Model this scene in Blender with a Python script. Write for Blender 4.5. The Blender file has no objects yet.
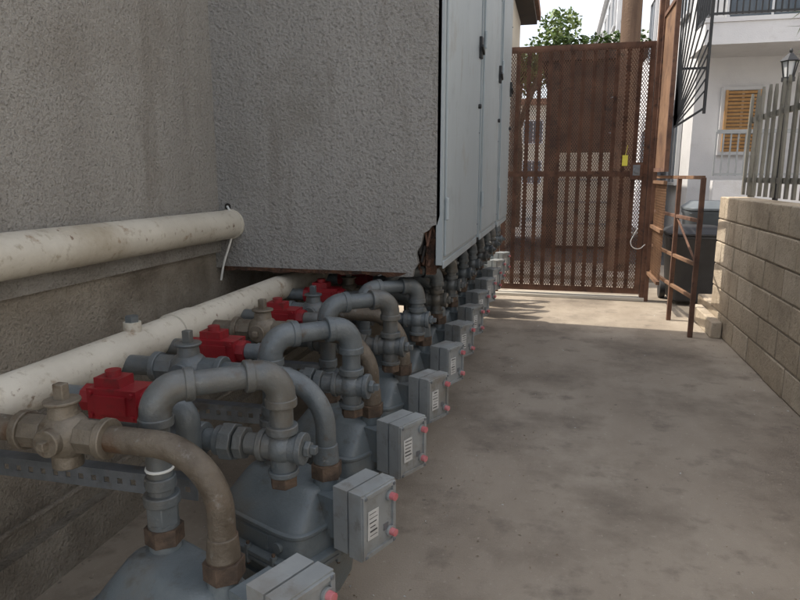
import bpy, math, random
from mathutils import Vector, Matrix
random.seed(7)
S=bpy.context.scene
S.view_settings.view_transform='Standard'; S.view_settings.look='None'; S.view_settings.exposure=0
H=1.35
# ---------------------------------------------------------------- materials
def nodes_of(m):
    m.use_nodes=True; return m.node_tree.nodes, m.node_tree.links
def mat(name,c1,c2,scale=4,rough=.8,metal=0.0,bump=None,spots=None,spots2=None,spots3=None,spots4=None,detail=6,lohi=(.35,.65),stretch=None,rvar=.1):
    m=bpy.data.materials.new(name); n,l=nodes_of(m); b=n['Principled BSDF']
    g=n.new('ShaderNodeNewGeometry'); vec=g.outputs['Position']
    if stretch:
        mp=n.new('ShaderNodeMapping'); mp.inputs['Scale'].default_value=stretch
        l.new(vec,mp.inputs['Vector']); vec2=mp.outputs[0]
    else: vec2=vec
    def noise(s,d=6,v=vec,ro=.6):
        t=n.new('ShaderNodeTexNoise'); t.inputs['Scale'].default_value=s; t.inputs['Detail'].default_value=d
        t.inputs['Roughness'].default_value=ro; l.new(v,t.inputs['Vector']); return t.outputs['Fac']
    def ramp(f,lo,hi,a,bb):
        r=n.new('ShaderNodeValToRGB'); r.color_ramp.elements[0].position=lo; r.color_ramp.elements[1].position=hi
        r.color_ramp.elements[0].color=(*a,1); r.color_ramp.elements[1].color=(*bb,1); l.new(f,r.inputs[0]); return r.outputs[0]
    nf=noise(scale,detail,vec2)
    col=ramp(nf,lohi[0],lohi[1],c1,c2)
    for sp in (spots,spots2,spots3,spots4):
        if not sp: continue
        f=ramp(noise(sp[1],8,vec2 if len(sp)>4 else vec,.65),sp[2],sp[3],(0,0,0),(1,1,1))
        mx=n.new('ShaderNodeMix'); mx.data_type='RGBA'; l.new(f,mx.inputs['Factor'])
        l.new(col,mx.inputs['A']); mx.inputs['B'].default_value=(*sp[0],1); col=mx.outputs['Result']
    l.new(col,b.inputs['Base Color']); b.inputs['Metallic'].default_value=metal
    mr=n.new('ShaderNodeMapRange'); mr.inputs['To Min'].default_value=max(0,rough-rvar); mr.inputs['To Max'].default_value=min(1,rough+rvar)
    l.new(nf,mr.inputs['Value']); l.new(mr.outputs[0],b.inputs['Roughness'])
    if bump:
        prev=None
        for (s,st,d) in bump:
            bn=n.new('ShaderNodeBump'); bn.inputs['Strength'].default_value=st; bn.inputs['Distance'].default_value=d
            l.new(noise(s,4,vec,.65),bn.inputs['Height'])
            if prev: l.new(prev,bn.inputs['Normal'])
            prev=bn.outputs[0]
        l.new(prev,b.inputs['Normal'])
    return m
M={}
M['stucco']=mat('stucco',(.37,.35,.315),(.46,.44,.40),2.2,.95,bump=[(85,1,.026),(22,.6,.012)],spots=((.26,.245,.22),85,.52,.68),spots2=((.28,.25,.21),1.2,.52,.78),spots3=((.32,.29,.25),7,.60,.8),spots4=((.25,.225,.19),4.5,.56,.75,1),stretch=(1,1,.12))
M['stucco2']=mat('stucco_grey',(.345,.338,.32),(.43,.42,.40),2.5,.95,bump=[(75,1,.028),(20,.6,.012)],spots=((.235,.23,.215),75,.52,.68),spots2=((.27,.255,.225),1.5,.54,.78),spots3=((.31,.29,.265),7,.60,.8),spots4=((.24,.225,.20),5,.57,.76,1),stretch=(1,1,.12))
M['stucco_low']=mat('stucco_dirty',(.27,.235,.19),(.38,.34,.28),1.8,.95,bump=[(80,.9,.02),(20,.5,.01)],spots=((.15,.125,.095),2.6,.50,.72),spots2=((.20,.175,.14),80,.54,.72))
M['concrete']=mat('driveway_concrete',(.27,.222,.170),(.42,.36,.285),.9,.85,bump=[(160,.6,.006),(9,.25,.01)],spots=((.155,.125,.095),1.1,.47,.70),spots2=((.49,.43,.345),45,.60,.76),spots3=((.165,.138,.11),4.0,.55,.74),spots4=((.12,.10,.08),17,.64,.74),detail=12,stretch=(1,.55,1))
M['concrete_lt']=mat('pale_concrete',(.50,.46,.39),(.60,.56,.48),1.2,.9,bump=[(90,.5,.006)])
M['asphalt']=mat('street_asphalt',(.05,.05,.05),(.09,.085,.08),3,.9,bump=[(120,.5,.005)])
M['block']=mat('slump_block',(.40,.325,.235),(.52,.43,.32),3,.95,bump=[(60,.8,.015),(18,.6,.012)],spots=((.27,.215,.155),30,.54,.75),spots2=((.26,.21,.155),2.2,.52,.76))
M['block2']=mat('slump_block_b',(.45,.37,.275),(.56,.475,.365),3.7,.95,bump=[(60,.8,.015),(18,.6,.012)],spots=((.30,.245,.18),26,.54,.75),spots2=((.29,.24,.18),2.0,.52,.76))
M['mortar']=mat('mortar',(.20,.165,.125),(.28,.235,.18),20,.95,bump=[(120,.6,.004)])
M['pipewhite']=mat('pipe_white_paint',(.50,.465,.39),(.61,.575,.49),3,.5,bump=[(60,.3,.006)],spots=((.36,.31,.23),1.9,.50,.72),spots2=((.33,.285,.21),26,.56,.72),spots3=((.22,.135,.07),8,.60,.70),spots4=((.14,.08,.045),21,.64,.71))
M['pipegrey']=mat('pipe_grey_paint',(.085,.10,.108),(.145,.163,.17),8,.36,.1,bump=[(90,.35,.005)],spots=((.080,.060,.042),14,.58,.72),spots2=((.24,.245,.24),45,.62,.78),spots3=((.12,.108,.088),3,.48,.68))
M['meter']=mat('meter_paint',(.12,.143,.152),(.172,.198,.206),6,.36,.05,bump=[(130,.3,.004)],spots=((.085,.075,.06),9,.55,.72),spots2=((.26,.27,.27),40,.63,.78),spots3=((.145,.13,.105),3.0,.50,.70))
M['index']=mat('index_box_paint',(.24,.255,.255),(.32,.335,.33),5,.42,0,bump=[(160,.15,.001)],spots=((.16,.15,.13),18,.56,.74),spots2=((.20,.18,.15),4,.50,.72))
M['rustpipe']=mat('rusty_pipe',(.085,.066,.047),(.165,.138,.105),14,.55,.2,bump=[(70,.6,.006)],spots=((.24,.23,.21),30,.58,.72),spots2=((.10,.055,.03),7,.58,.72))
M['brass']=mat('valve_bronze',(.125,.105,.078),(.21,.18,.14),12,.5,.3,bump=[(60,.6,.006)],spots=((.10,.065,.04),20,.55,.7))
M['rustnut']=mat('rust_nut',(.06,.042,.03),(.14,.095,.065),30,.8,.1,bump=[(90,.6,.005)])
M['red']=mat('red_paint',(.20,.009,.014),(.28,.014,.020),7,.45,0,bump=[(60,.2,.003)],spots=((.09,.017,.016),14,.52,.72),spots2=((.13,.07,.06),40,.62,.75))
M['galv']=mat('galvanised',(.15,.165,.18),(.24,.255,.27),15,.45,.5,spots=((.12,.095,.07),10,.56,.75))
M['dark']=mat('dark_hole',(.015,.013,.012),(.03,.026,.022),10,.9)
M['rot']=mat('rotted_wood',(.03,.018,.012),(.12,.055,.03),22,.95,bump=[(50,1,.02)])
M['cab']=mat('cabinet_paint',(.29,.33,.35),(.35,.39,.405),1.4,.5,bump=[(200,.15,.001),(3,.3,.01)],spots=((.24,.265,.275),5,.56,.8),spots2=((.24,.215,.18),2.2,.60,.78),stretch=(1,1,.3),spots3=((.22,.215,.20),9,.60,.75,1))
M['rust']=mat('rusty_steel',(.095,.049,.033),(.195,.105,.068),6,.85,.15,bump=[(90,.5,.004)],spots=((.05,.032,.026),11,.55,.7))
M['rustlit']=mat('rusty_steel_lit',(.16,.085,.045),(.26,.15,.085),3,.85,.1,bump=[(60,.4,.004)],spots=((.08,.045,.028),9,.54,.72),spots2=((.09,.045,.028),2.2,.50,.7))  # brighter copy of the rusty steel, sunlight painted into its colour
M['black']=mat('black_metal',(.02,.02,.022),(.035,.035,.035),10,.5,.2)
M['bin']=mat('bin_plastic',(.018,.018,.02),(.03,.03,.032),10,.5)
M['white']=mat('white_render',(.62,.61,.61),(.72,.71,.70),1,.9,bump=[(60,.4,.01)],spots=((.54,.52,.50),3,.58,.8))
M['cream']=mat('cream_render',(.50,.45,.37),(.58,.53,.44),1,.9,bump=[(50,.3,.006)])
M['brownwall']=mat('brown_siding',(.035,.025,.02),(.06,.042,.03),3,.9)
M['glass']=mat('window_glass',(.06,.08,.10),(.09,.11,.13),1,.12)
M['frame']=mat('window_frame',(.55,.55,.55),(.6,.6,.6),3,.6)
M['shutter']=mat('orange_shutter',(.44,.24,.09),(.54,.32,.14),12,.7)
M['fence']=mat('weathered_fence',(.13,.122,.10),(.23,.215,.18),9,.9,bump=[(60,.6,.004)],stretch=(1,1,.2),spots=((.08,.07,.05),8,.55,.75))
M['grail']=mat('grey_rail_paint',(.25,.26,.26),(.33,.34,.34),4,.7)
M['bluebin']=mat('grey_bin_plastic',(.10,.115,.125),(.14,.155,.165),4,.5)
M['wood']=mat('pole_wood',(.10,.06,.04),(.20,.13,.085),8,.9,bump=[(40,.7,.01)],stretch=(1,1,.1))
M['bark']=mat('bark',(.06,.045,.03),(.12,.09,.06),15,.95,bump=[(40,1,.02)])
M['leaf1']=mat('leaf_dark',(.03,.055,.015),(.05,.085,.02),6,.6)
M['leaf2']=mat('leaf_mid',(.06,.11,.02),(.09,.15,.03),6,.6)
M['leaf3']=mat('leaf_light',(.12,.17,.04),(.17,.22,.06),6,.6)
M['label']=mat('white_label',(.5,.5,.48),(.62,.62,.6),30,.5)
M['print']=mat('label_print',(.05,.05,.05),(.08,.08,.08),30,.6)
M['lens']=mat('pink_lens',(.50,.13,.14),(.62,.25,.26),20,.2)
M['cable']=mat('white_cable',(.65,.65,.62),(.75,.75,.7),9,.5)
M['yellow']=mat('yellow_tag',(.65,.60,.05),(.75,.7,.1),9,.6)
M['debris']=mat('dry_leaves',(.14,.09,.05),(.34,.28,.19),40,.9)
M['roof']=mat('roof_tiles',(.16,.08,.05),(.24,.13,.08),6,.9,bump=[(20,.6,.02)])
# ---------------------------------------------------------------- mesh builder
class B:
    def __init__(s): s.v=[];s.f=[];s.m=[];s.sm=[];s.ms=[];s.T=Matrix.Identity(4)
    def mi(s,k):
        if k not in s.ms: s.ms.append(k)
        return s.ms.index(k)
    def add(s,vs,fs,k,sm=False):
        o=len(s.v); s.v+=[s.T@Vector(p) for p in vs]; i=s.mi(k)
        for j,f in enumerate(fs):
            s.f.append([o+q for q in f]); s.m.append(i); s.sm.append(sm if isinstance(sm,bool) else sm[j])
    def box(s,c,d,k,R=None):
        x,y,z=[q/2 for q in d]; vs=[Vector((a*x,b*y,e*z)) for a in(-1,1) for b in(-1,1) for e in(-1,1)]
        if R is not None: vs=[R@p for p in vs]
        vs=[p+Vector(c) for p in vs]
        s.add(vs,[(0,1,3,2),(4,6,7,5),(0,4,5,1),(2,3,7,6),(0,2,6,4),(1,5,7,3)],k)
    def bx(s,a,b,k): s.box([(a[i]+b[i])/2 for i in range(3)],[abs(b[i]-a[i]) for i in range(3)],k)
    def bar(s,p,q,w,d,k,side=None):
        p=Vector(p);q=Vector(q);t=(q-p);L=t.length;t.normalize()
        a=Vector(side) if side else (Vector((0,0,1)) if abs(t.z)<.9 else Vector((0,1,0)))
        a=(a-t*a.dot(t)).normalized(); b=t.cross(a)
        R=Matrix((t,a,b)).transposed(); s.box((p+q)/2,(L,w,d),k,R)
    def tube(s,pts,r,k,seg=14,caps=True):
        pts=[Vector(p) for p in pts]; n=len(pts); rr=r if isinstance(r,(list,tuple)) else [r]*n
        vs=[];fs=[];sm=[]; t0=(pts[1]-pts[0]).normalized()
        a=Vector((0,0,1)) if abs(t0.z)<.9 else Vector((1,0,0)); a=(a-t0*a.dot(t0)).normalized()
        for i in range(n):
            t=(pts[min(i+1,n-1)]-pts[max(i-1,0)])
            if t.length<1e-9: t=t0
            t.normalize(); a2=(a-t*a.dot(t))
            if a2.length>1e-6: a=a2.normalized()
            b=t.cross(a)
            for j in range(seg):
                w=2*math.pi*j/seg; vs.append(pts[i]+(a*math.cos(w)+b*math.sin(w))*rr[i])
        for i in range(n-1):
            for j in range(seg):
                fs.append((i*seg+j,i*seg+(j+1)%seg,(i+1)*seg+(j+1)%seg,(i+1)*seg+j)); sm.append(seg>8)
        if caps:
            fs.append(tuple(range(seg-1,-1,-1))); sm.append(False)
            fs.append(tuple((n-1)*seg+j for j in range(seg))); sm.append(False)
        s.add(vs,fs,k,sm)
    def cyl(s,p,q,r,k,seg=16,r2=None): s.tube([p,q],[r,r if r2 is None else r2],k,seg)
    def ell(s,c,r,k,seg=16,rings=9):
        vs=[];fs=[]
        for i in range(rings+1):
            ph=math.pi*i/rings
            for j in range(seg):
                th=2*math.pi*j/seg
                vs.append((c[0]+r[0]*math.sin(ph)*math.cos(th),c[1]+r[1]*math.sin(ph)*math.sin(th),c[2]+r[2]*math.cos(ph)))
        for i in range(rings):
            for j in range(seg): fs.append((i*seg+j,(i+1)*seg+j,(i+1)*seg+(j+1)%seg,i*seg+(j+1)%seg))
        s.add(vs,fs,k,True)
    def loft(s,secs,k,seg=44):
        vs=[];fs=[];n=len(secs);sm=[]
        for (z,hx,hy,e,cx,cy) in secs:
            for j in range(seg):
                th=2*math.pi*j/seg;c,sn=math.cos(th),math.sin(th)
                vs.append((cx+hx*math.copysign(abs(c)**(2/e),c),cy+hy*math.copysign(abs(sn)**(2/e),sn),z))
        for i in range(n-1):
            for j in range(seg): fs.append((i*seg+j,i*seg+(j+1)%seg,(i+1)*seg+(j+1)%seg,(i+1)*seg+j)); sm.append(True)
        fs.append(tuple(range(seg-1,-1,-1)));sm.append(False); fs.append(tuple((n-1)*seg+j for j in range(seg)));sm.append(False)
        s.add(vs,fs,k,sm)
    def prism(s,poly,off,k):
        n=len(poly);off=Vector(off);vs=[Vector(p) for p in poly]+[Vector(p)+off for p in poly]
        fs=[tuple(range(n)),tuple(range(2*n-1,n-1,-1))]+[(i,i+n,(i+1)%n+n,(i+1)%n) for i in range(n)]
        s.add(vs,fs,k)
    def leaves(s,c,r,n,size,ks,droop=0):
        for _ in range(n):
            while True:
                p=Vector((random.uniform(-1,1),random.uniform(-1,1),random.uniform(-1,1)))
                if p.length<1: break
            q=Vector((c[0]+p.x*r[0],c[1]+p.y*r[1],c[2]+p.z*r[2]))
            a=Vector((random.gauss(0,1),random.gauss(0,1),random.gauss(0,.6)-droop)).normalized()
            b=a.cross(Vector((random.gauss(0,1),random.gauss(0,1),random.gauss(0,1)))).normalized()
            L=size*random.uniform(.6,1.3);w=L*.28
            s.add([q,q+a*L*.5+b*w,q+a*L,q+a*L*.5-b*w],[(0,1,2,3)],random.choice(ks))
    def done(s,name,bevel=0,fix=True,sharp=40):
        xs=[p.x for p in s.v];ys=[p.y for p in s.v];zs=[p.z for p in s.v]
        o=Vector(((min(xs)+max(xs))/2,(min(ys)+max(ys))/2,min(zs)))
        me=bpy.data.meshes.new(name); me.from_pydata([p-o for p in s.v],[],s.f)
        for k in s.ms: me.materials.append(M[k])
        me.polygons.foreach_set('material_index',s.m); me.polygons.foreach_set('use_smooth',s.sm)
        me.update()
        if fix:
            import bmesh
            bm=bmesh.new();bm.from_mesh(me);bmesh.ops.recalc_face_normals(bm,faces=bm.faces);bm.to_mesh(me);bm.free()
        try: me.set_sharp_from_angle(angle=math.radians(sharp))
        except Exception: pass
        ob=bpy.data.objects.new(name,me);ob.location=o;S.collection.objects.link(ob)
        if bevel:
            md=ob.modifiers.new('bevel','BEVEL');md.width=bevel;md.segments=2;md.limit_method='ANGLE';md.angle_limit=math.radians(50)
        return ob
def bend(pts,rad,n=7):
    pts=[Vector(p) for p in pts];out=[pts[0]]
    for i in range(1,len(pts)-1):
        a,b,c=pts[i-1],pts[i],pts[i+1];u=(a-b).normalized();w=(c-b).normalized()
        r=min(rad,(a-b).length*.95,(c-b).length*.95)
        p0=b+u*r;p1=b+w*r
        for j in range(n+1):
            t=j/n
            k=.7071; d0=(1-t)**2; d1=2*t*(1-t)*k; d2=t*t; out.append((p0*d0+b*d1+p1*d2)/(d0+d1+d2))
    out.append(pts[-1]);return out
def jag(p,q,n,amp,ax):
    r=[]
    for i in range(1,n):
        t=i/n; v=Vector(p).lerp(Vector(q),t); v[ax]+=random.uniform(-amp,amp); r.append(v)
    return r
def rail(b,p,q,h,k,n,z):
    p=Vector(p);q=Vector(q)
    b.bar(p+Vector((0,0,z+h)),q+Vector((0,0,z+h)),.05,.04,k); b.bar(p+Vector((0,0,z+.08)),q+Vector((0,0,z+.08)),.03,.03,k)
    for i in range(n+1):
        m=p.lerp(q,i/n); b.box((m.x,m.y,z+h/2+.03),(.018,.018,h-.06),k)
def window(b,c,w,h,axis,k='glass'):
    x,y,z=c
    if axis=='y':
        b.box((x,y-.01,z),(w,.03,h),k); 
        for sx in (-1,1): b.box((x+sx*w/2,y-.03,z),(.05,.06,h+.05),'frame')
        for sz in (-1,1): b.box((x,y-.03,z+sz*h/2),(w-.052,.06,.05),'frame')
        b.box((x,y-.028,z),(.03,.03,h-.06),'frame')
    else:
        b.box((x-.01,y,z),(.03,w,h),k)
        for sx in (-1,1): b.box((x-.03,y+sx*w/2,z),(.06,.05,h+.05),'frame')
        for sz in (-1,1): b.box((x-.03,y,z+sz*h/2),(.06,w-.052,.05),'frame')
        b.box((x-.028,y,z),(.03,.03,h-.06),'frame')
# ---------------------------------------------------------------- ground
YS=-.7
b=B(); b.add([(-150,-60,-.012),(150,-60,-.012),(150,250,-.012),(-150,250,-.012)],[(0,1,2,3)],'asphalt'); b.done('ground',fix=False)
b=B(); b.add([(-1.62,YS-.2,0),(1.5,YS-.2,0),(1.5,8.6,0),(-1.62,8.6,0)],[(0,1,2,3)],'concrete')
b.add([(1.5,6.3,0),(4.5,6.3,0),(4.5,8.6,0),(1.5,8.6,0)],[(0,1,2,3)],'concrete'); b.done('concrete_driveway',fix=False)
b=B(); b.add([(1.5,YS-.2,-.004),(5,YS-.2,-.004),(5,6.3,-.004),(1.5,6.3,-.004)],[(0,1,2,3)],'concrete_lt')  # unseen pale ground, added to throw sunlight back into the shade
b.add([(-9,-12,-.004),(9,-12,-.004),(9,YS-.2,-.004),(-9,YS-.2,-.004)],[(0,1,2,3)],'concrete_lt'); b.done('unseen_bounce_yard',fix=False)
b=B(); b.bx((-8,8.6,-.01),(10,9.9,.06),'concrete'); b.done('pavement',.01)
b=B(); b.bx((-1.6,7.26,0),(.95,7.42,.035),'concrete_lt'); b.done('gate_threshold',.006)
# ---------------------------------------------------------------- stucco building
XB=-.515;YB=2.85;ZB=.90;XW=-1.61;YE=6.0;HT=4.95
b=B()
b.bx((XW-3,YS,.98),(XW,YB+.02,HT),'stucco')
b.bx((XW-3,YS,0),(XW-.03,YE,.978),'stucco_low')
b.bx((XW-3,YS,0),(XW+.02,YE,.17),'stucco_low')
z0=ZB
front=[Vector((XW-.05,YB,HT)),Vector((XW-.05,YB,z0))]+jag((XW,YB,z0),(XB-.14,YB,z0-.008),26,.008,2)
front+=[Vector((XB-.125,YB,z0-.012)),Vector((XB-.118,YB,z0+.02)),Vector((XB-.10,YB,z0+.05)),Vector((XB-.108,YB,z0+.10)),Vector((XB-.085,YB,z0+.14)),Vector((XB-.075,YB,z0+.19)),Vector((XB-.05,YB,z0+.205)),Vector((XB-.035,YB,z0+.225)),Vector((XB-.012,YB,z0+.23)),Vector((XB-.001,YB,z0+.27)),Vector((XB,YB,HT))]
b.prism(front,(0,.035,0),'stucco2')
b.bx((XW-.05,YB+.036,ZB+.02),(XB-.16,YE,HT-.002),'rot')
b.bx((XB-.16,YB+.036,ZB+.30),(XB-.02,YE,HT-.002),'rot')
b.bx((XB-.16,YB+.14,ZB+.02),(XB-.02,YE,ZB+.30),'rot')
b.prism([Vector((XW,YB-.004,ZB+.008))]+jag((XW,YB-.004,ZB-.010),(XB-.15,YB-.004,ZB-.012),30,.007,2)+[Vector((XB-.15,YB-.004,ZB+.006))],(0,.003,0),'rot')
b.box(((XW+XB)/2-.3,YB+.9,ZB+.008),(.9,1.6,.02),'rot')
ob=b.done('stucco_building')
b=B()
for i in range(40):
    x=random.uniform(XB-.11,XB-.004);z=ZB+random.uniform(-.01,.2); y=YB+random.uniform(.02,.09)
    b.bar((x,y,z),(x+random.uniform(-.025,.025),y+.01,z+random.uniform(.02,.08)),random.uniform(.004,.014),.01,random.choice(['rot','rot','dark','rust']))
b.bx((XB-.07,YB+.04,ZB-.005),(XB-.03,YB+.10,ZB+.29),'rot')
o2=b.done('rotted_corner_splinters'); o2.parent=ob; o2.matrix_parent_inverse=Matrix.Translation(-ob.location)
b=B(); b.bx((4.6,-4,0),(9,8.2,6.0),'white'); b.bx((4.5,-4.1,6.0),(9.1,8.3,6.2),'frame')  # out-of-view house added to bounce warm sunlight onto driveway and stucco
for y in (-2,1,4,6.6):
    for z in (1.6,4.4): window(b,(4.59,y,z),1.0,1.2,'x')
b.done('unseen_bounce_house')
# ---------------------------------------------------------------- electrical cabinets
def cabinet(y0,y1,zb,dx):
    b=B(); x0=XB-.018
    b.bx((x0,y0,zb),(x0+.02+dx,y1,3.9),'cab')
    xf=x0+.02+dx
    b.bx((xf,y0+.03,zb+.04),(xf+.012,y1-.03,3.86),'cab')
    b.bx((xf-.002,y0+.004,zb-.015),(xf+.006,y1-.004,zb+.02),'cab')
    for z in (1.2,2.15,3.1):
        b.cyl((xf+.012,y0+.035,z-.05),(xf+.012,y0+.035,z+.05),.010,'cab',10)
    b.bx((xf+.012,y1-.12,2.02),(xf+.03,y1-.07,2.14),'black')
    b.bar((xf+.035,y1-.16,2.08),(xf+.035,y1-.07,2.05),.018,.014,'black')
    b.cyl((xf+.012,y1-.1,1.75),(xf+.03,y1-.1,1.75),.014,'black',10)
    for zz in (1.05,1.6,2.6,3.4):
        b.cyl((xf+.012,y1-.05,zz),(xf+.018,y1-.05,zz),.006,'galv',8)
    b.done('electrical_cabinet',.003)
cabinet(YB+.0,4.05,ZB+.045,.012); cabinet(4.06,5.1,ZB+.06,.03); cabinet(5.11,5.98,ZB+.06,.045)
# ---------------------------------------------------------------- white pipes
b=B(); pz=1.115
b.tube([(XW+.062,-.6,pz+.012),(XW+.062,1.5,pz+.004),(XW+.062,YB-.002,pz)],.069,'pipewhite',28)
for y in (.4,2.842): b.cyl((XW+.062,y-.01,pz),(XW+.062,y+.006,pz),.0725,'pipewhite',28)
b.done('upper_wall_pipe')
b=B(); zl=.80;xl=-1.32
b.tube([(xl-.02,-.6,zl),(xl,2.0,zl+.0),(xl+.0,7.15,zl+.02)],.06,'pipewhite',28)
for y in (1.02,2.02,3.4): b.cyl((xl,y-.06,zl),(xl,y+.06,zl),.066,'pipewhite',28)
b.cyl((xl,1.75,zl+.05),(xl,1.75,zl+.085),.028,'pipewhite',16); b.cyl((xl,1.75,zl+.085),(xl,1.75,zl+.105),.022,'pipegrey',6)
b.cyl((xl,.5,zl+.05),(xl,.5,zl+.085),.028,'pipewhite',16)
for y in (.6,2.4,4.2,6.0): b.bar((xl,y,zl-.065),(XW-.03,y,zl-.065),.04,.006,'galv'); b.bar((xl+.0,y,zl-.065),(XW-.02,y,zl-.3),.03,.006,'galv')
b.done('gas_manifold_pipe')
b=B()
pts=[(XW+.05,YB-.006,pz+.085),(XW+.075,YB-.03,pz+.07),(XW+.095,YB-.035,pz-.01),(XW+.07,YB-.04,pz-.10),(XW+.04,YB-.05,pz-.18),(XW+.02,YB-.05,pz-.27)]
b.tube(bend(pts,.04,5),.0055,'cable',8); b.cyl((XW+.05,YB-.004,pz+.085),(XW+.05,YB+.0,pz+.085),.016,'dark',10); b.done('white_cable')
b=B(); b.tube([(XW+.035,-.6,.30),(XW+.035,2.7,.27),(XW+.035,6,.26)],.010,'stucco_low',12); b.done('wall_conduit')
# ---------------------------------------------------------------- gas meters
def elbow_collar(b,p,d,k,r=.041,w=.022):
    p=Vector(p);d=Vector(d).normalized(); b.cyl(p-d*w/2,p+d*w/2,r,k,18)
def seg_valve(b,c,k):
    x,y,z=c
    b.ell(c,(.062,.052,.058),k,20,12)
    b.cyl((x-.105,y,z),(x-.045,y,z),.040,k,8); b.cyl((x+.045,y,z),(x+.105,y,z),.040,k,8)
    b.cyl((x-.118,y,z),(x-.098,y,z),.046,k,20); b.cyl((x+.098,y,z),(x+.118,y,z),.046,k,20)
    b.cyl((x,y,z+.03),(x,y,z+.075),.036,k,20,.030); b.cyl((x,y,z+.075),(x,y,z+.083),.040,k,20)
    b.box((x,y,z+.10),(.026,.022,.04),k); b.cyl((x,y,z-.075),(x,y,z-.03),.034,k,20)
    b.cyl((x,y-.062,z),(x,y-.03,z),.032,k,20); b.box((x,y-.068,z),(.02,.02,.02),k)
YAW=math.radians(-26)
def gas_meter(i):
    cx=-.725-.008*min(i,8); cy=1.19+.51*i; zt=.50
    if i==0: cx=-.785
    if i>6: zt=.50+.012*(i-6)
    T=Matrix.Translation((cx,cy,zt))@Matrix.Rotation(YAW+random.uniform(-.04,.04),4,'Z')
    b=B(); b.T=T
    def sc(L,f=1.27,g=1.2): return [(z,hx*f,hy*g,e,cx_-.022,cy_-.03) for (z,hx,hy,e,cx_,cy_) in L]
    b.loft(sc([(-.42,.085,.07,4,0,0),(-.41,.12,.09,4.5,0,0),(-.35,.140,.108,5,0,0),(-.24,.150,.118,5,0,0),(-.235,.152,.120,5,0,0)]),'meter')
    b.loft(sc([(-.242,.166,.138,5,0,0),(-.238,.170,.142,5,0,0),(-.228,.170,.142,5,0,0),(-.2265,.167,.139,5,0,0),(-.2245,.167,.139,5,0,0),(-.223,.170,.142,5,0,0),(-.212,.170,.142,5,0,0),(-.208,.166,.138,5,0,0)]),'meter')
    b.loft(sc([(-.21,.150,.122,5.5,0,0),(-.14,.146,.118,5.5,0,0),(-.125,.142,.112,5.5,0,0),(-.085,.130,.086,5,0,.006),(-.05,.118,.062,4.5,0,.012),(-.04,.112,.055,4,0,.014),(-.036,.10,.045,3.6,0,.016)]),'meter')
    # ridge step round the shoulder
    b.loft(sc([(-.148,.148,.120,5.5,0,0),(-.144,.151,.123,5.5,0,0),(-.136,.151,.123,5.5,0,0),(-.132,.147,.119,5.5,0,0)]),'meter')
    b.loft(sc([(-.30,.10,.03,3,0,-.098),(-.285,.11,.03,3,0,-.10),(-.255,.11,.03,3,0,-.10)]),'meter')
    b.box((-.01,-.172,-.178),(.12,.012,.045),'meter'); b.box((-.02,-.172,-.34),(.15,.016,.09),'meter')
    b.cyl((.09,-.168,-.178),(.09,-.182,-.178),.016,'meter',14)
    for q in (-.11,-.02,.07): b.box((q,-.098,-.085),(.010,.10,.018),'meter',Matrix.Rotation(.88,3,'X'))
    for (px,py) in ((-.215,-.145),(-.12,-.192),(-.02,-.193),(.09,-.192),(.17,-.150),(-.215,.095),(.165,.095),(-.09,.128),(.09,.128),(-.228,-.03),(.185,-.03)):
        b.cyl((px,py,-.254),(px,py,-.198),.0105,'meter',6)
        b.cyl((px,py,-.262),(px,py,-.190),.0055,'rustnut',6)
    for hx in (.115,-.115):
        b.cyl((hx,0,-.11),(hx,0,-.012),.046,'meter',20,.036)
        b.cyl((hx,0,-.020),(hx,0,.022),.046,'rustnut' ,6); b.cyl((hx,0,.016),(hx,0,.034),.037,'rustnut' if hx>0 else 'pipegrey',18)
    T0=b.T
    if i==0: b.T=T@Matrix.Translation((.045,.02,.04))
    b.box((.175,.0,-.11),(.09,.11,.12),'meter')
    b.box((.228,.005,-.095),(.052,.140,.190),'index')
    b.box((.258,.005,-.095),(.010,.126,.176),'galv')
    b.box((.286,.005,-.095),(.046,.145,.196),'index')
    for sy in (-1,1): b.box((.312,.005+sy*.064,-.095),(.008,.012,.185),'index')
    for sz in (-1,1): b.box((.312,.005,-.095+sz*.088),(.008,.115,.012),'index')
    jj=random.uniform(-.004,.004)
    b.box((.3105,-.018+jj,-.098),(.002,.045,.085),'label',Matrix.Rotation(random.uniform(-.04,.04),3,'X'))
    for q in range(6): b.box((.3120,-.018+jj+random.uniform(-.003,.003),-.064-.013*q),(.0008,random.choice((.03,.034,.028,.022)),random.choice((.002,.0035,.005))),'print')
    b.box((.3105,.036,-.13),(.002,.02,.02),'galv')
    for zz in (-.04,-.15):
        b.cyl((.310,.052,zz),(.334,.052,zz),.011,'lens',14); b.cyl((.310,.052,zz),(.318,.052,zz),.016,'index',14)
    for yy in (-.055,.066):
        for zz in (-.182,-.008): b.cyl((.315,yy,zz),(.319,yy,zz),.005,'galv',8)
    b.T=T0
    b.done('gas_meter',.005)
    h1=T@Vector((.115,0,.03)); h2=T@Vector((-.115,0,.03))
    zi=.775 if i<3 else .74; b=B(); k='rustpipe' if i%3==0 or i==2 else 'pipegrey'
    if i==1:k='pipegrey'
    vx=-1.06; kv='brass' if i%2==0 else 'pipegrey'
    yi=h1.y
    b.tube([(xl+.02,yi,zi),(vx-.1,yi,zi)],.030,k,18)
    seg_valve(b,(vx,yi,zi),kv)
    b.tube(bend([(vx+.1,yi,zi),(h1.x,yi,zi),(h1.x,h1.y,h1.z)],.15,12),.030,k,20)
    b.cyl((h1.x,yi,h1.z-.005),(h1.x,yi,h1.z+.05),.038,k,18,.034)
    b.done('gas_inlet_pipe',.0025)
    b=B(); k='pipegrey'; zt2=.865 if i<3 else .835
    yr=cy+.235; xr=-.64-(.02 if i==0 else 0); zr=.665; r=.030
    A=Vector((h2.x,h2.y,h2.z)); C=Vector((h2.x,h2.y,zt2)); D=Vector((xr,yr,zt2)); E=Vector((xr,yr,zr))
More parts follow.
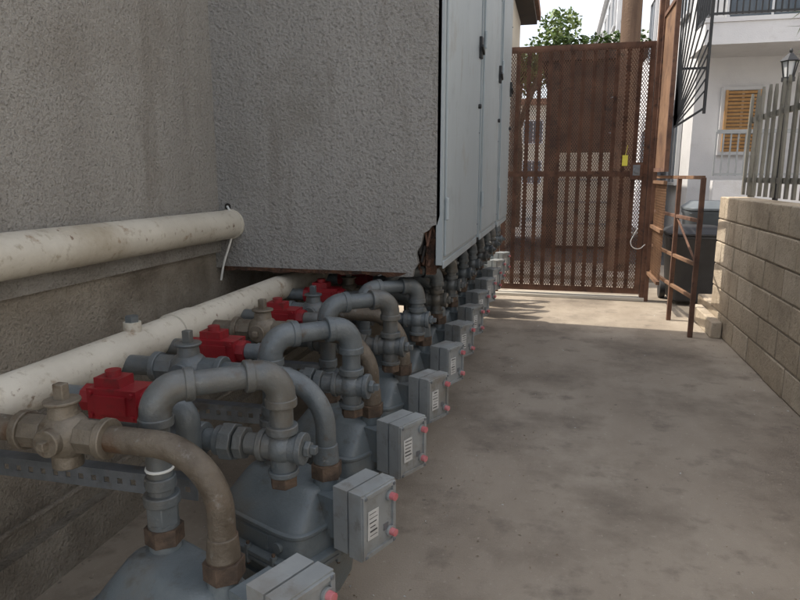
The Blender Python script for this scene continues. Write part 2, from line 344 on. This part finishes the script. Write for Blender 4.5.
    dd=(D-C).normalized()
    b.tube([A,C-Vector((0,0,.06))],r,k,18)
    b.tube(bend([C-Vector((0,0,.085)),C,C+dd*.085],.06,8),.0375,k,20)
    b.tube([C+dd*.06,D-dd*.06],r,k,18)
    b.tube(bend([D-dd*.085,D,D-Vector((0,0,.085))],.06,8),.0375,k,20)
    b.tube([D-Vector((0,0,.07)),E],r,k,18)
    up=Vector((0,0,1))
    for p,d in ((C-up*.078,up),(C+dd*.078,dd),(D-dd*.078,dd),(D-up*.078,up),(E+up*.05,up)): elbow_collar(b,p,d,k)
    b.cyl(A,A+up*.05,.040,k,6); b.cyl(A+up*.05,A+up*.075,.043,k,20); b.cyl(A+up*.09,A+up*.12,.036,k,20)
    X=Vector((1,0,0)); 
    b.cyl(E-X*.055,E+X*.055,.036,k,20); b.ell(E,(.044,.044,.044),k,18,10)
    b.cyl(E+X*.045,E+X*.062,.042,k,20); b.cyl(E+X*.062,E+X*.078,.022,k,6); b.box(E+X*.085,(.018,.02,.02),k)
    b.cyl(E-X*.062,E-X*.045,.042,k,20)
    b.cyl(E-X*.10,E-X*.062,.029,k,18)
    b.cyl(E-X*.125,E-X*.10,.043,k,8); b.cyl(E-X*.165,E-X*.13,.050,k,8); b.cyl(E-X*.185,E-X*.165,.040,k,20)
    b.cyl(E-X*.22,E-X*.185,.028,k,18)
    b.cyl(E-X*.245,E-X*.22,.044,k,20); b.ell(E-X*.29,(.055,.047,.047),k,20,12); b.cyl(E-X*.345,E-X*.325,.042,k,20)
    b.cyl((xl+.03,yr,zr),(E-X*.34),.028,k,18)
    b.cyl(E-up*.07,E-up*.0,.032,k,18); b.cyl(E-up*.075,E-up*.06,.04,k,18); b.cyl(E-up*.105,E-up*.075,.037,'rustnut',6)
    b.cyl(E-X*.29,E-X*.29+up*.07,.02,k,6)
    if i==0: b.cyl(A+up*.135,A+up*.142,.034,'cable',18)
    b.done('gas_outlet_pipe',.0025)
    b=B(); x,y,z=-1.09,cy+.19,.77
    b.box((x,y,z),(.145,.085,.082),'red'); b.box((x-.02,y,z+.052),(.075,.06,.028),'red'); b.cyl((x-.02,y,z+.06),(x-.02,y,z+.082),.02,'red',16)
    b.cyl((x-.105,y,z),(x-.07,y,z),.038,'red',8); b.cyl((x+.07,y,z),(x+.10,y,z),.038,'red',8)
    b.box((x,y-.045,z),(.09,.01,.05),'red')
    for sx in (-.06,.06):
        for sz in (-.03,.03): b.cyl((x+sx,y-.050,z+sz),(x+sx,y-.042,z+sz),.007,'red',6)
    b.cyl((xl+.03,y,z),(x-.09,y,z),.028,'pipegrey',18); b.cyl((x+.09,y,z),(x+.15,y,z),.028,'pipegrey',18)
    b.tube(bend([(x+.14,y,z),(x+.19,y,z),(x+.19,y,z-.14)],.05,6),.032,'pipegrey',16)
    b.done('red_shutoff_valve',.005)
    b=B(); y=cy+.15; z=.56; x0=XW-.03; x1=-.86; hh=.055; n=int((x1-x0)/.04)
    b.bx((x0,y,z+.008),(x1,y+.003,z+hh/2),'galv'); b.bx((x0,y,z-hh/2),(x1,y+.003,z-.008),'galv')
    for q in range(n+1):
        xx=x0+q*.04; b.bx((xx,y+.0002,z-.008),(min(xx+.024,x1),y+.0028,z+.008),'galv')
    b.bx((x0,y+.003,z+hh/2-.003),(x1,y+.04,z+hh/2),'galv')
    b.done('perforated_strut')
for i in range(0,12): gas_meter(i)
# ---------------------------------------------------------------- driveway litter
b=B()
for _ in range(620):
    x=random.uniform(-1.3,1.35) if random.random()<.4 else (random.gauss(-.35,.18) if random.random()<.6 else 1.36-abs(random.gauss(0,.07))); y=random.uniform(.8,7)
    if not -1.5<x<1.36: continue
    a=random.uniform(0,6.3);L=random.uniform(.002,.008);w=L*.4
    c,s_=math.cos(a),math.sin(a)
    b.add([(x-c*L,y-s_*L,.002),(x+s_*w,y-c*w,.004),(x+c*L,y+s_*L,.003),(x-s_*w,y+c*w,.006)],[(0,1,2,3)],random.choice(['debris','debris','debris','label']))
b.done('leaf_litter',fix=False)
# ---------------------------------------------------------------- block wall + picket fence
b=B(); xw=1.38; y0w=YS; y1w=6.2; ch=.195; bl=.40; rows=6
b.bx((xw+.006,y0w,0),(xw+.19,y1w-.008,rows*ch-.01),'mortar')
for r in range(rows):
    y=y1w-(0 if r%2==0 else bl/2)
    segs=[] if r%2==0 else [(y1w-bl/2,y1w)]
    yy=y
    while yy>y0w: segs.append((yy-bl,yy)); yy-=bl
    for (a,c) in segs:
        j=random.uniform(-.004,.004)
        b.bx((xw+j,a+.005,r*ch+.004),(xw+.2,c-.005,(r+1)*ch-.006),random.choice(['block','block2']))
b.done('block_wall',.008)
b=B(); b.bx((xw-.09,5.7,0),(xw-.006,6.5,.14),'block2'); b.bx((xw-.0,6.21,0),(xw+.2,6.75,.2),'block'); b.done('concrete_kerb',.01)
b=B(); zt=rows*ch; xf=xw+.09; y=YS
while y<5.95:
    h=.83+random.uniform(-.014,.014); w=.020; lx=random.uniform(-.008,.008)
    b.prism([(xf,y-w,zt+.02),(xf,y+w,zt+.02),(xf+lx,y+w,zt+h-.06),(xf+lx,y,zt+h),(xf+lx,y-w,zt+h-.06)],(.020,0,0),'fence')
    y+=.150
for z in (.14,.62): b.bx((xf+.022,YS,zt+z-.02),(xf+.045,5.95,zt+z+.02),'fence')
for y in (5.86,4.1,2.6,1.1): b.bx((xf+.047,y,zt),(xf+.09,y+.05,zt+.8),'fence')
b.done('picket_fence',.002)
# ---------------------------------------------------------------- gate
YG=7.33; gx0=-.60; gx1=.87; gz0=.07; gz1=2.69
b=B()
fr=.05
for x in (gx0,gx1): b.bx((x-fr/2,YG-.02,gz0),(x+fr/2,YG+.02,gz1),'rust')
for z in (gz0+.03,1.36,gz1-.03,): b.bx((gx0+.026,YG-.018,z-.03),(gx1-.026,YG+.018,z+.03),'rust')
nb=13
for i in range(1,nb):
    x=gx0+(gx1-gx0)*i/nb; b.bx((x-.021,YG+.02,gz0+.06),(x+.021,YG+.045,gz1-.06),'rust')
def clipline(p,d,x0,x1,z0,z1):
    t0,t1=-1e9,1e9
    for (pp,dd,lo,hi) in ((p[0],d[0],x0,x1),(p[1],d[1],z0,z1)):
        a=(lo-pp)/dd;c=(hi-pp)/dd
        if a>c:a,c=c,a
        t0=max(t0,a);t1=min(t1,c)
    return (t0,t1) if t1-t0>.01 else None
def mesh_panel(b,org,ux,w,h,sp,ang,k,wd=.007):
    ux=Vector(ux);uz=Vector((0,0,1));org=Vector(org);nrm=ux.cross(uz)
    for sg in (1,-1):
        d=(math.cos(ang)*sg,math.sin(ang)); step=sp/abs(math.sin(ang))
        x=-h/math.tan(ang)-.1
        while x<w+h/math.tan(ang)+.1:
            c=clipline((x,0),d,0,w,0,h)
            if c:
                p=org+ux*(x+d[0]*c[0])+uz*(d[1]*c[0])+nrm*.0015*sg; q=org+ux*(x+d[0]*c[1])+uz*(d[1]*c[1])+nrm*.0015*sg
                b.bar(p,q,wd,.0025,k,side=nrm.cross((q-p).normalized()))
            x+=step
mesh_panel(b,(gx0+.02,YG-.0225,gz0+.03),(1,0,0),gx1-gx0-.04,gz1-gz0-.06,.022,math.radians(58),'rust',.0070)
b.bx((gx1-.15,YG-.05,1.30),(gx1-.03,YG-.026,1.48),'rust'); b.cyl((gx1-.09,YG-.085,1.40),(gx1-.09,YG-.05,1.40),.028,'galv',16); b.box((gx1-.09,YG-.054,1.40),(.07,.006,.11),'galv')
b.box((gx1-.21,YG-.035,1.50),(.055,.004,.11),'yellow'); b.bar((gx1-.21,YG-.034,1.55),(gx1-.19,YG-.034,1.66),.012,.003,'yellow')
for z in (.4,1.3,2.4): b.cyl((gx0-.03,YG,z-.05),(gx0-.03,YG,z+.05),.016,'rust',10)
b.done('security_gate')
b=B(); b.bx((gx0-.10,YG-.03,0),(gx0-.035,YG+.03,2.75),'rust'); b.done('gate_post',.004)
b=B(); b.bx((gx1+.032,YG-.04,0),(gx1+.10,YG+.04,3.6),'rust'); b.done('gate_post',.004)
b=B(); b.tube(bend([(gx1-.04,YG-.04,.78),(gx1-.12,YG-.07,.62),(gx1-.02,YG-.08,.55),(gx1+.05,YG-.05,.62)],.06,6),.005,'cable',8); b.done('gate_cable')
b=B(); xs=.965; ya=6.55; yb=7.28
for y in (ya,yb): b.bx((xs-.02,y-.02,0 if y==yb else 1.38),(xs+.02,y+.02,3.3),'rust')
for z in (1.40,2.92): b.bx((xs-.018,ya+.021,z-.02),(xs+.018,yb-.021,z+.02),'rust')
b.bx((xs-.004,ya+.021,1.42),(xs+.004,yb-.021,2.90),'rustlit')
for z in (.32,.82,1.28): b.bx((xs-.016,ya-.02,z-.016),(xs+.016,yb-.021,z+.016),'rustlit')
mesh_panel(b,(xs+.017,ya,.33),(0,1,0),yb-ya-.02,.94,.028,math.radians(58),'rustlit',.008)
b.done('security_side_panel')
b=B(); P=Vector((1.0,ya,1.78)); ox=1.25
b.bx((ox-.012,ya-.012,1.9),(ox+.012,ya+.012,3.4),'black'); b.bar(P,(ox,ya,1.95),.02,.02,'black')
for j in range(13):
    t=j/12; q=Vector((1.0+.24*min(1,t*1.6),ya,3.35-1.25*t)); b.bar(P+Vector((0,0,.1*(1-t))),q,.013,.013,'black',side=(0,1,0))
for z in (2.3,2.9): b.bar((1.0,ya+.015,z),(ox,ya+.015,z),.02,.006,'black')
b.done('spiked_fan_guard')
b=B(); R=[Vector((.99,7.2,0)),Vector((1.06,6.36,0)),Vector((1.13,5.7,0))]
for p in R[1:]: b.box((p.x,p.y,.665),(.038,.038,1.33),'rust')
for a,c in ((R[0],R[1]),(R[1],R[2])):
    for z in (1.33,.98,.62,.34):
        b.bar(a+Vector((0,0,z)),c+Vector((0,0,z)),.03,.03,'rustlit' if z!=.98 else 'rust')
b.bar(R[1]+Vector((0,0,.98)),R[2]+Vector((0,0,.62)),.016,.016,'rust')
b.done('rusty_railing',.003)
# ---------------------------------------------------------------- bins
def bin_(x,y,k,h=1.0):
    b=B(); b.T=Matrix.Translation((x,y,0))
    b.loft([(.04,.22,.24,6,0,0),(.06,.235,.26,6,0,0),(h*.85,.285,.31,6,0,0),(h*.87,.30,.325,6,0,0),(h*.9,.30,.325,6,0,0)],k,28)
    b.loft([(h*.905,.31,.34,6,0,-.01),(h*.93,.31,.34,6,0,-.01),(h*1.0,.22,.26,5,0,0)],k,28)
    b.cyl((-.24,.3,h*.92),(.24,.3,h*.92),.018,k,10)
    for sx in (-.26,.26): b.cyl((sx-.03,.2,.1),(sx+.03,.2,.1),.1,k,16)
    b.done('trash_bin',.004)
bin_(1.42,7.35,'bin',.82);bin_(2.05,7.5,'bin',.86);bin_(1.75,8.25,'bluebin',1.05)
# ---------------------------------------------------------------- buildings
b=B()
b.bx((1.95,11,0),(9,19,8),'white')
b.bx((1.82,9.9,3.08),(9,10.99,3.36),'white')
b.bx((1.80,9.88,3.362),(9,9.94,3.42),'white')
rail(b,(1.88,9.95,0),(8.9,9.95,0),.95,'black',90,3.40); rail(b,(1.88,9.98,0),(1.88,10.95,0),.95,'black',10,3.40)
window(b,(2.9,10.99,4.5),1.2,1.9,'y'); window(b,(5.4,10.99,4.5),1.6,1.3,'y')
window(b,(2.62,10.99,2.15),.55,.95,'y')
for i in range(17): b.box((2.62,10.925,1.72+i*.053),(.44,.02,.036),'shutter',Matrix.Rotation(.5,3,'X'))
for sx in (-.235,.235): b.box((2.62+sx,10.915,2.15),(.035,.045,.9),'shutter')
window(b,(4.3,10.99,2.0),1.0,1.1,'y')
for y in (12.3,14.3,16.5): 
    window(b,(1.94,y,4.6),.9,1.3,'x'); window(b,(1.94,y,1.8),.9,1.2,'x')
rail(b,(1.95,9.3,0),(4.6,9.3,0),.62,'grail',30,1.28); b.bx((1.95,9.22,0),(4.6,9.42,1.28),'white')
b.done('white_apartment_building')
b=B(); b.bx((1.35,20,0),(1.93,34,7.2),'white')
for y in (20.8,22.6,24.6,27,29.6):
    for z in (1.7,4.2,6.1): window(b,(1.34,y,z),.9,1.1,'x')
for x in (1.64,): 
    for z in (4.4,6.1): window(b,(x,19.99,z),.34,1.0,'y')
b.bx((1.2,19.9,7.2),(1.95,34,7.4),'frame')
b.done('far_white_building')
b=B(); b.bx((-.30,12.4,0),(1.3,16,3.35),'brownwall'); b.bx((-.4,12.3,3.35),(1.38,16.05,3.5),'brownwall')
b.bx((-.05,12.36,.05),(1.1,12.398,1.75),'cream')
for z in (.45,.85,1.25): b.bx((-.05,12.345,z),(1.1,12.359,z+.03),'grail')
b.done('brown_garage')
b=B()
for q in range(7): b.leaves((-.1+q*.22,12.5,3.62+random.uniform(-.04,.06)),(.18,.2,.17),130,.09,['leaf1','leaf2','leaf2'])
b.bx((-.25,12.35,3.502),(1.3,12.7,3.60),'rustlit'); b.done('planter_shrubs',fix=False)
b=B(); b.bx((-6,8.7,0),(-.95,14.5,4.6),'cream')
b.prism([(-6.2,8.4,4.6),(-.55,8.4,4.6),(-.55,8.4,4.75),(-3.4,8.4,6.2),(-6.2,8.4,4.9)],(0,6.5,0),'roof')
b.bx((-6.1,8.42,4.5),(-.62,14.8,4.59),'brownwall')
window(b,(-2.2,8.69,3.2),.9,1.1,'y'); window(b,(-2.2,8.69,1.4),.9,1.1,'y'); window(b,(-4.2,8.69,3.2),1.1,1.1,'y')
b.done('cream_house')
b=B(); b.bx((-14,36,0),(12,44,5.0),'cream'); b.bx((-14.3,35.7,5),(12.3,44,5.3),'roof')
for x in range(-12,12,2): window(b,(x+.5,35.99,3.6),1.0,1.2,'y'); window(b,(x+.5,35.99,1.5),1.0,1.2,'y')
b.done('distant_apartments')
def tree(x,y,h,cr,n,ks,name):
    b=B(); b.tube([(x,y,0),(x+.05,y,h*.35),(x-.05,y+.05,h*.6)],[.16,.12,.08],'bark',12)
    cl=[]
    for i in range(9):
        a=random.uniform(0,6.28);rr=cr*random.uniform(.3,.85);z=h*random.uniform(.45,.98)
        p=(x+math.cos(a)*rr,y+math.sin(a)*rr,z);cl.append(p)
        b.tube([(x-.02,y+.02,h*random.uniform(.35,.45)),((x+p[0])/2,(y+p[1])/2,(z+h*.45)/2),p],[.06,.04,.015],'bark',7)
    for p in cl: b.leaves(p,(cr*.42,cr*.42,cr*.34),n//9,.13,ks)
    b.done(name,fix=False)
tree(-1.15,17.5,5.6,1.2,5200,['leaf2','leaf3','leaf3'],'broadleaf_tree')
tree(-3.2,21,6.5,1.9,4500,['leaf1','leaf1','leaf2'],'broadleaf_tree')
tree(7,28,8,3,4500,['leaf1','leaf2'],'broadleaf_tree')
b=B(); b.cyl((.80,9.2,0),(.80,9.2,8.5),.135,'wood',20,.11); b.bar((-.2,9.2,7.8),(1.8,9.2,7.8),.1,.1,'wood')
for z in (1.9,2.35): b.cyl((.66,9.2,z),(.60,9.2,z),.01,'galv',6)
b.done('utility_pole')
b=B(); lx,ly,lz=1.68,5.75,2.12
b.cyl((lx,ly,0),(lx,ly,lz-.05),.022,'black',10); b.cyl((lx,ly,lz-.06),(lx,ly,lz-.03),.05,'black',8)
for a in range(6):
    w=a*math.pi/3; b.bar((lx+.036*math.cos(w),ly+.036*math.sin(w),lz-.03),(lx+.058*math.cos(w),ly+.058*math.sin(w),lz+.09),.008,.008,'black')
b.cyl((lx,ly,lz-.03),(lx,ly,lz+.085),.032,'frame',6,.05); b.cyl((lx,ly,lz+.09),(lx,ly,lz+.15),.075,'black',6,.015); b.ell((lx,ly,lz+.165),(.014,.014,.02),'black',8,6)
b.done('garden_lantern')
b=B()
for q in range(13):
    x=1.80+random.uniform(-.04,.25);y=5.0+random.uniform(-.3,.3);tip=(x-random.uniform(.12,.36),y-random.uniform(0,.2),random.uniform(2.2,2.5))
    b.tube([(x,y,0),(x,y,1.5),tip],[.010,.007,.003],'leaf3',7)
    for t in range(8):
        z=2.05+(tip[2]-2.05)*t/7; m=Vector((x,y,1.5)).lerp(Vector(tip),max(0,(z-1.5)/(tip[2]-1.5)))
        for _ in range(3):
            a=Vector((random.gauss(-.4,.7),random.gauss(-.2,.6),random.uniform(-.9,.15))).normalized(); w=a.cross(Vector((0,0,1))).normalized(); L=random.uniform(.08,.15)
            b.add([m,m+a*L*.35+w*.007,m+a*L,m+a*L*.35-w*.007],[(0,1,2,3)],random.choice(['leaf2','leaf3','leaf3']))
b.done('bamboo_plant',fix=False)
# ---------------------------------------------------------------- camera
cam=bpy.data.cameras.new('camera'); co=bpy.data.objects.new('camera',cam); S.collection.objects.link(co)
d=Vector((160,125,-640)).normalized(); p=math.atan(125/640); U=Vector((0,math.cos(p),math.sin(p))); Xv=d.cross(U)
R=Matrix((Xv,d,U))
co.matrix_world=Matrix.Translation((0,0,H))@R.to_4x4()
cam.sensor_width=36; cam.lens=28.8; cam.clip_end=600; cam.clip_start=.02
S.camera=co
# ---------------------------------------------------------------- light
el=math.radians(55); az=math.radians(273)
w=bpy.data.worlds.new('World'); S.world=w; w.use_nodes=True; n=w.node_tree.nodes; l=w.node_tree.links
sky=n.new('ShaderNodeTexSky'); sky.sky_type='NISHITA'; sky.sun_disc=False; sky.sun_elevation=el; sky.sun_rotation=az; sky.dust_density=3.0; sky.air_density=1.0
hs=n.new('ShaderNodeHueSaturation'); hs.inputs['Saturation'].default_value=.42
l.new(sky.outputs[0],hs.inputs['Color']); l.new(hs.outputs[0],n['Background'].inputs[0]); n['Background'].inputs[1].default_value=.34
sl=bpy.data.lights.new('sun','SUN'); sl.energy=5; sl.angle=math.radians(.5); sl.color=(1,.93,.82)
so=bpy.data.objects.new('sun',sl); S.collection.objects.link(so)
ds=Vector((math.sin(az)*math.cos(el),math.cos(az)*math.cos(el),math.sin(el)))
so.rotation_euler=ds.to_track_quat('Z','Y').to_euler()
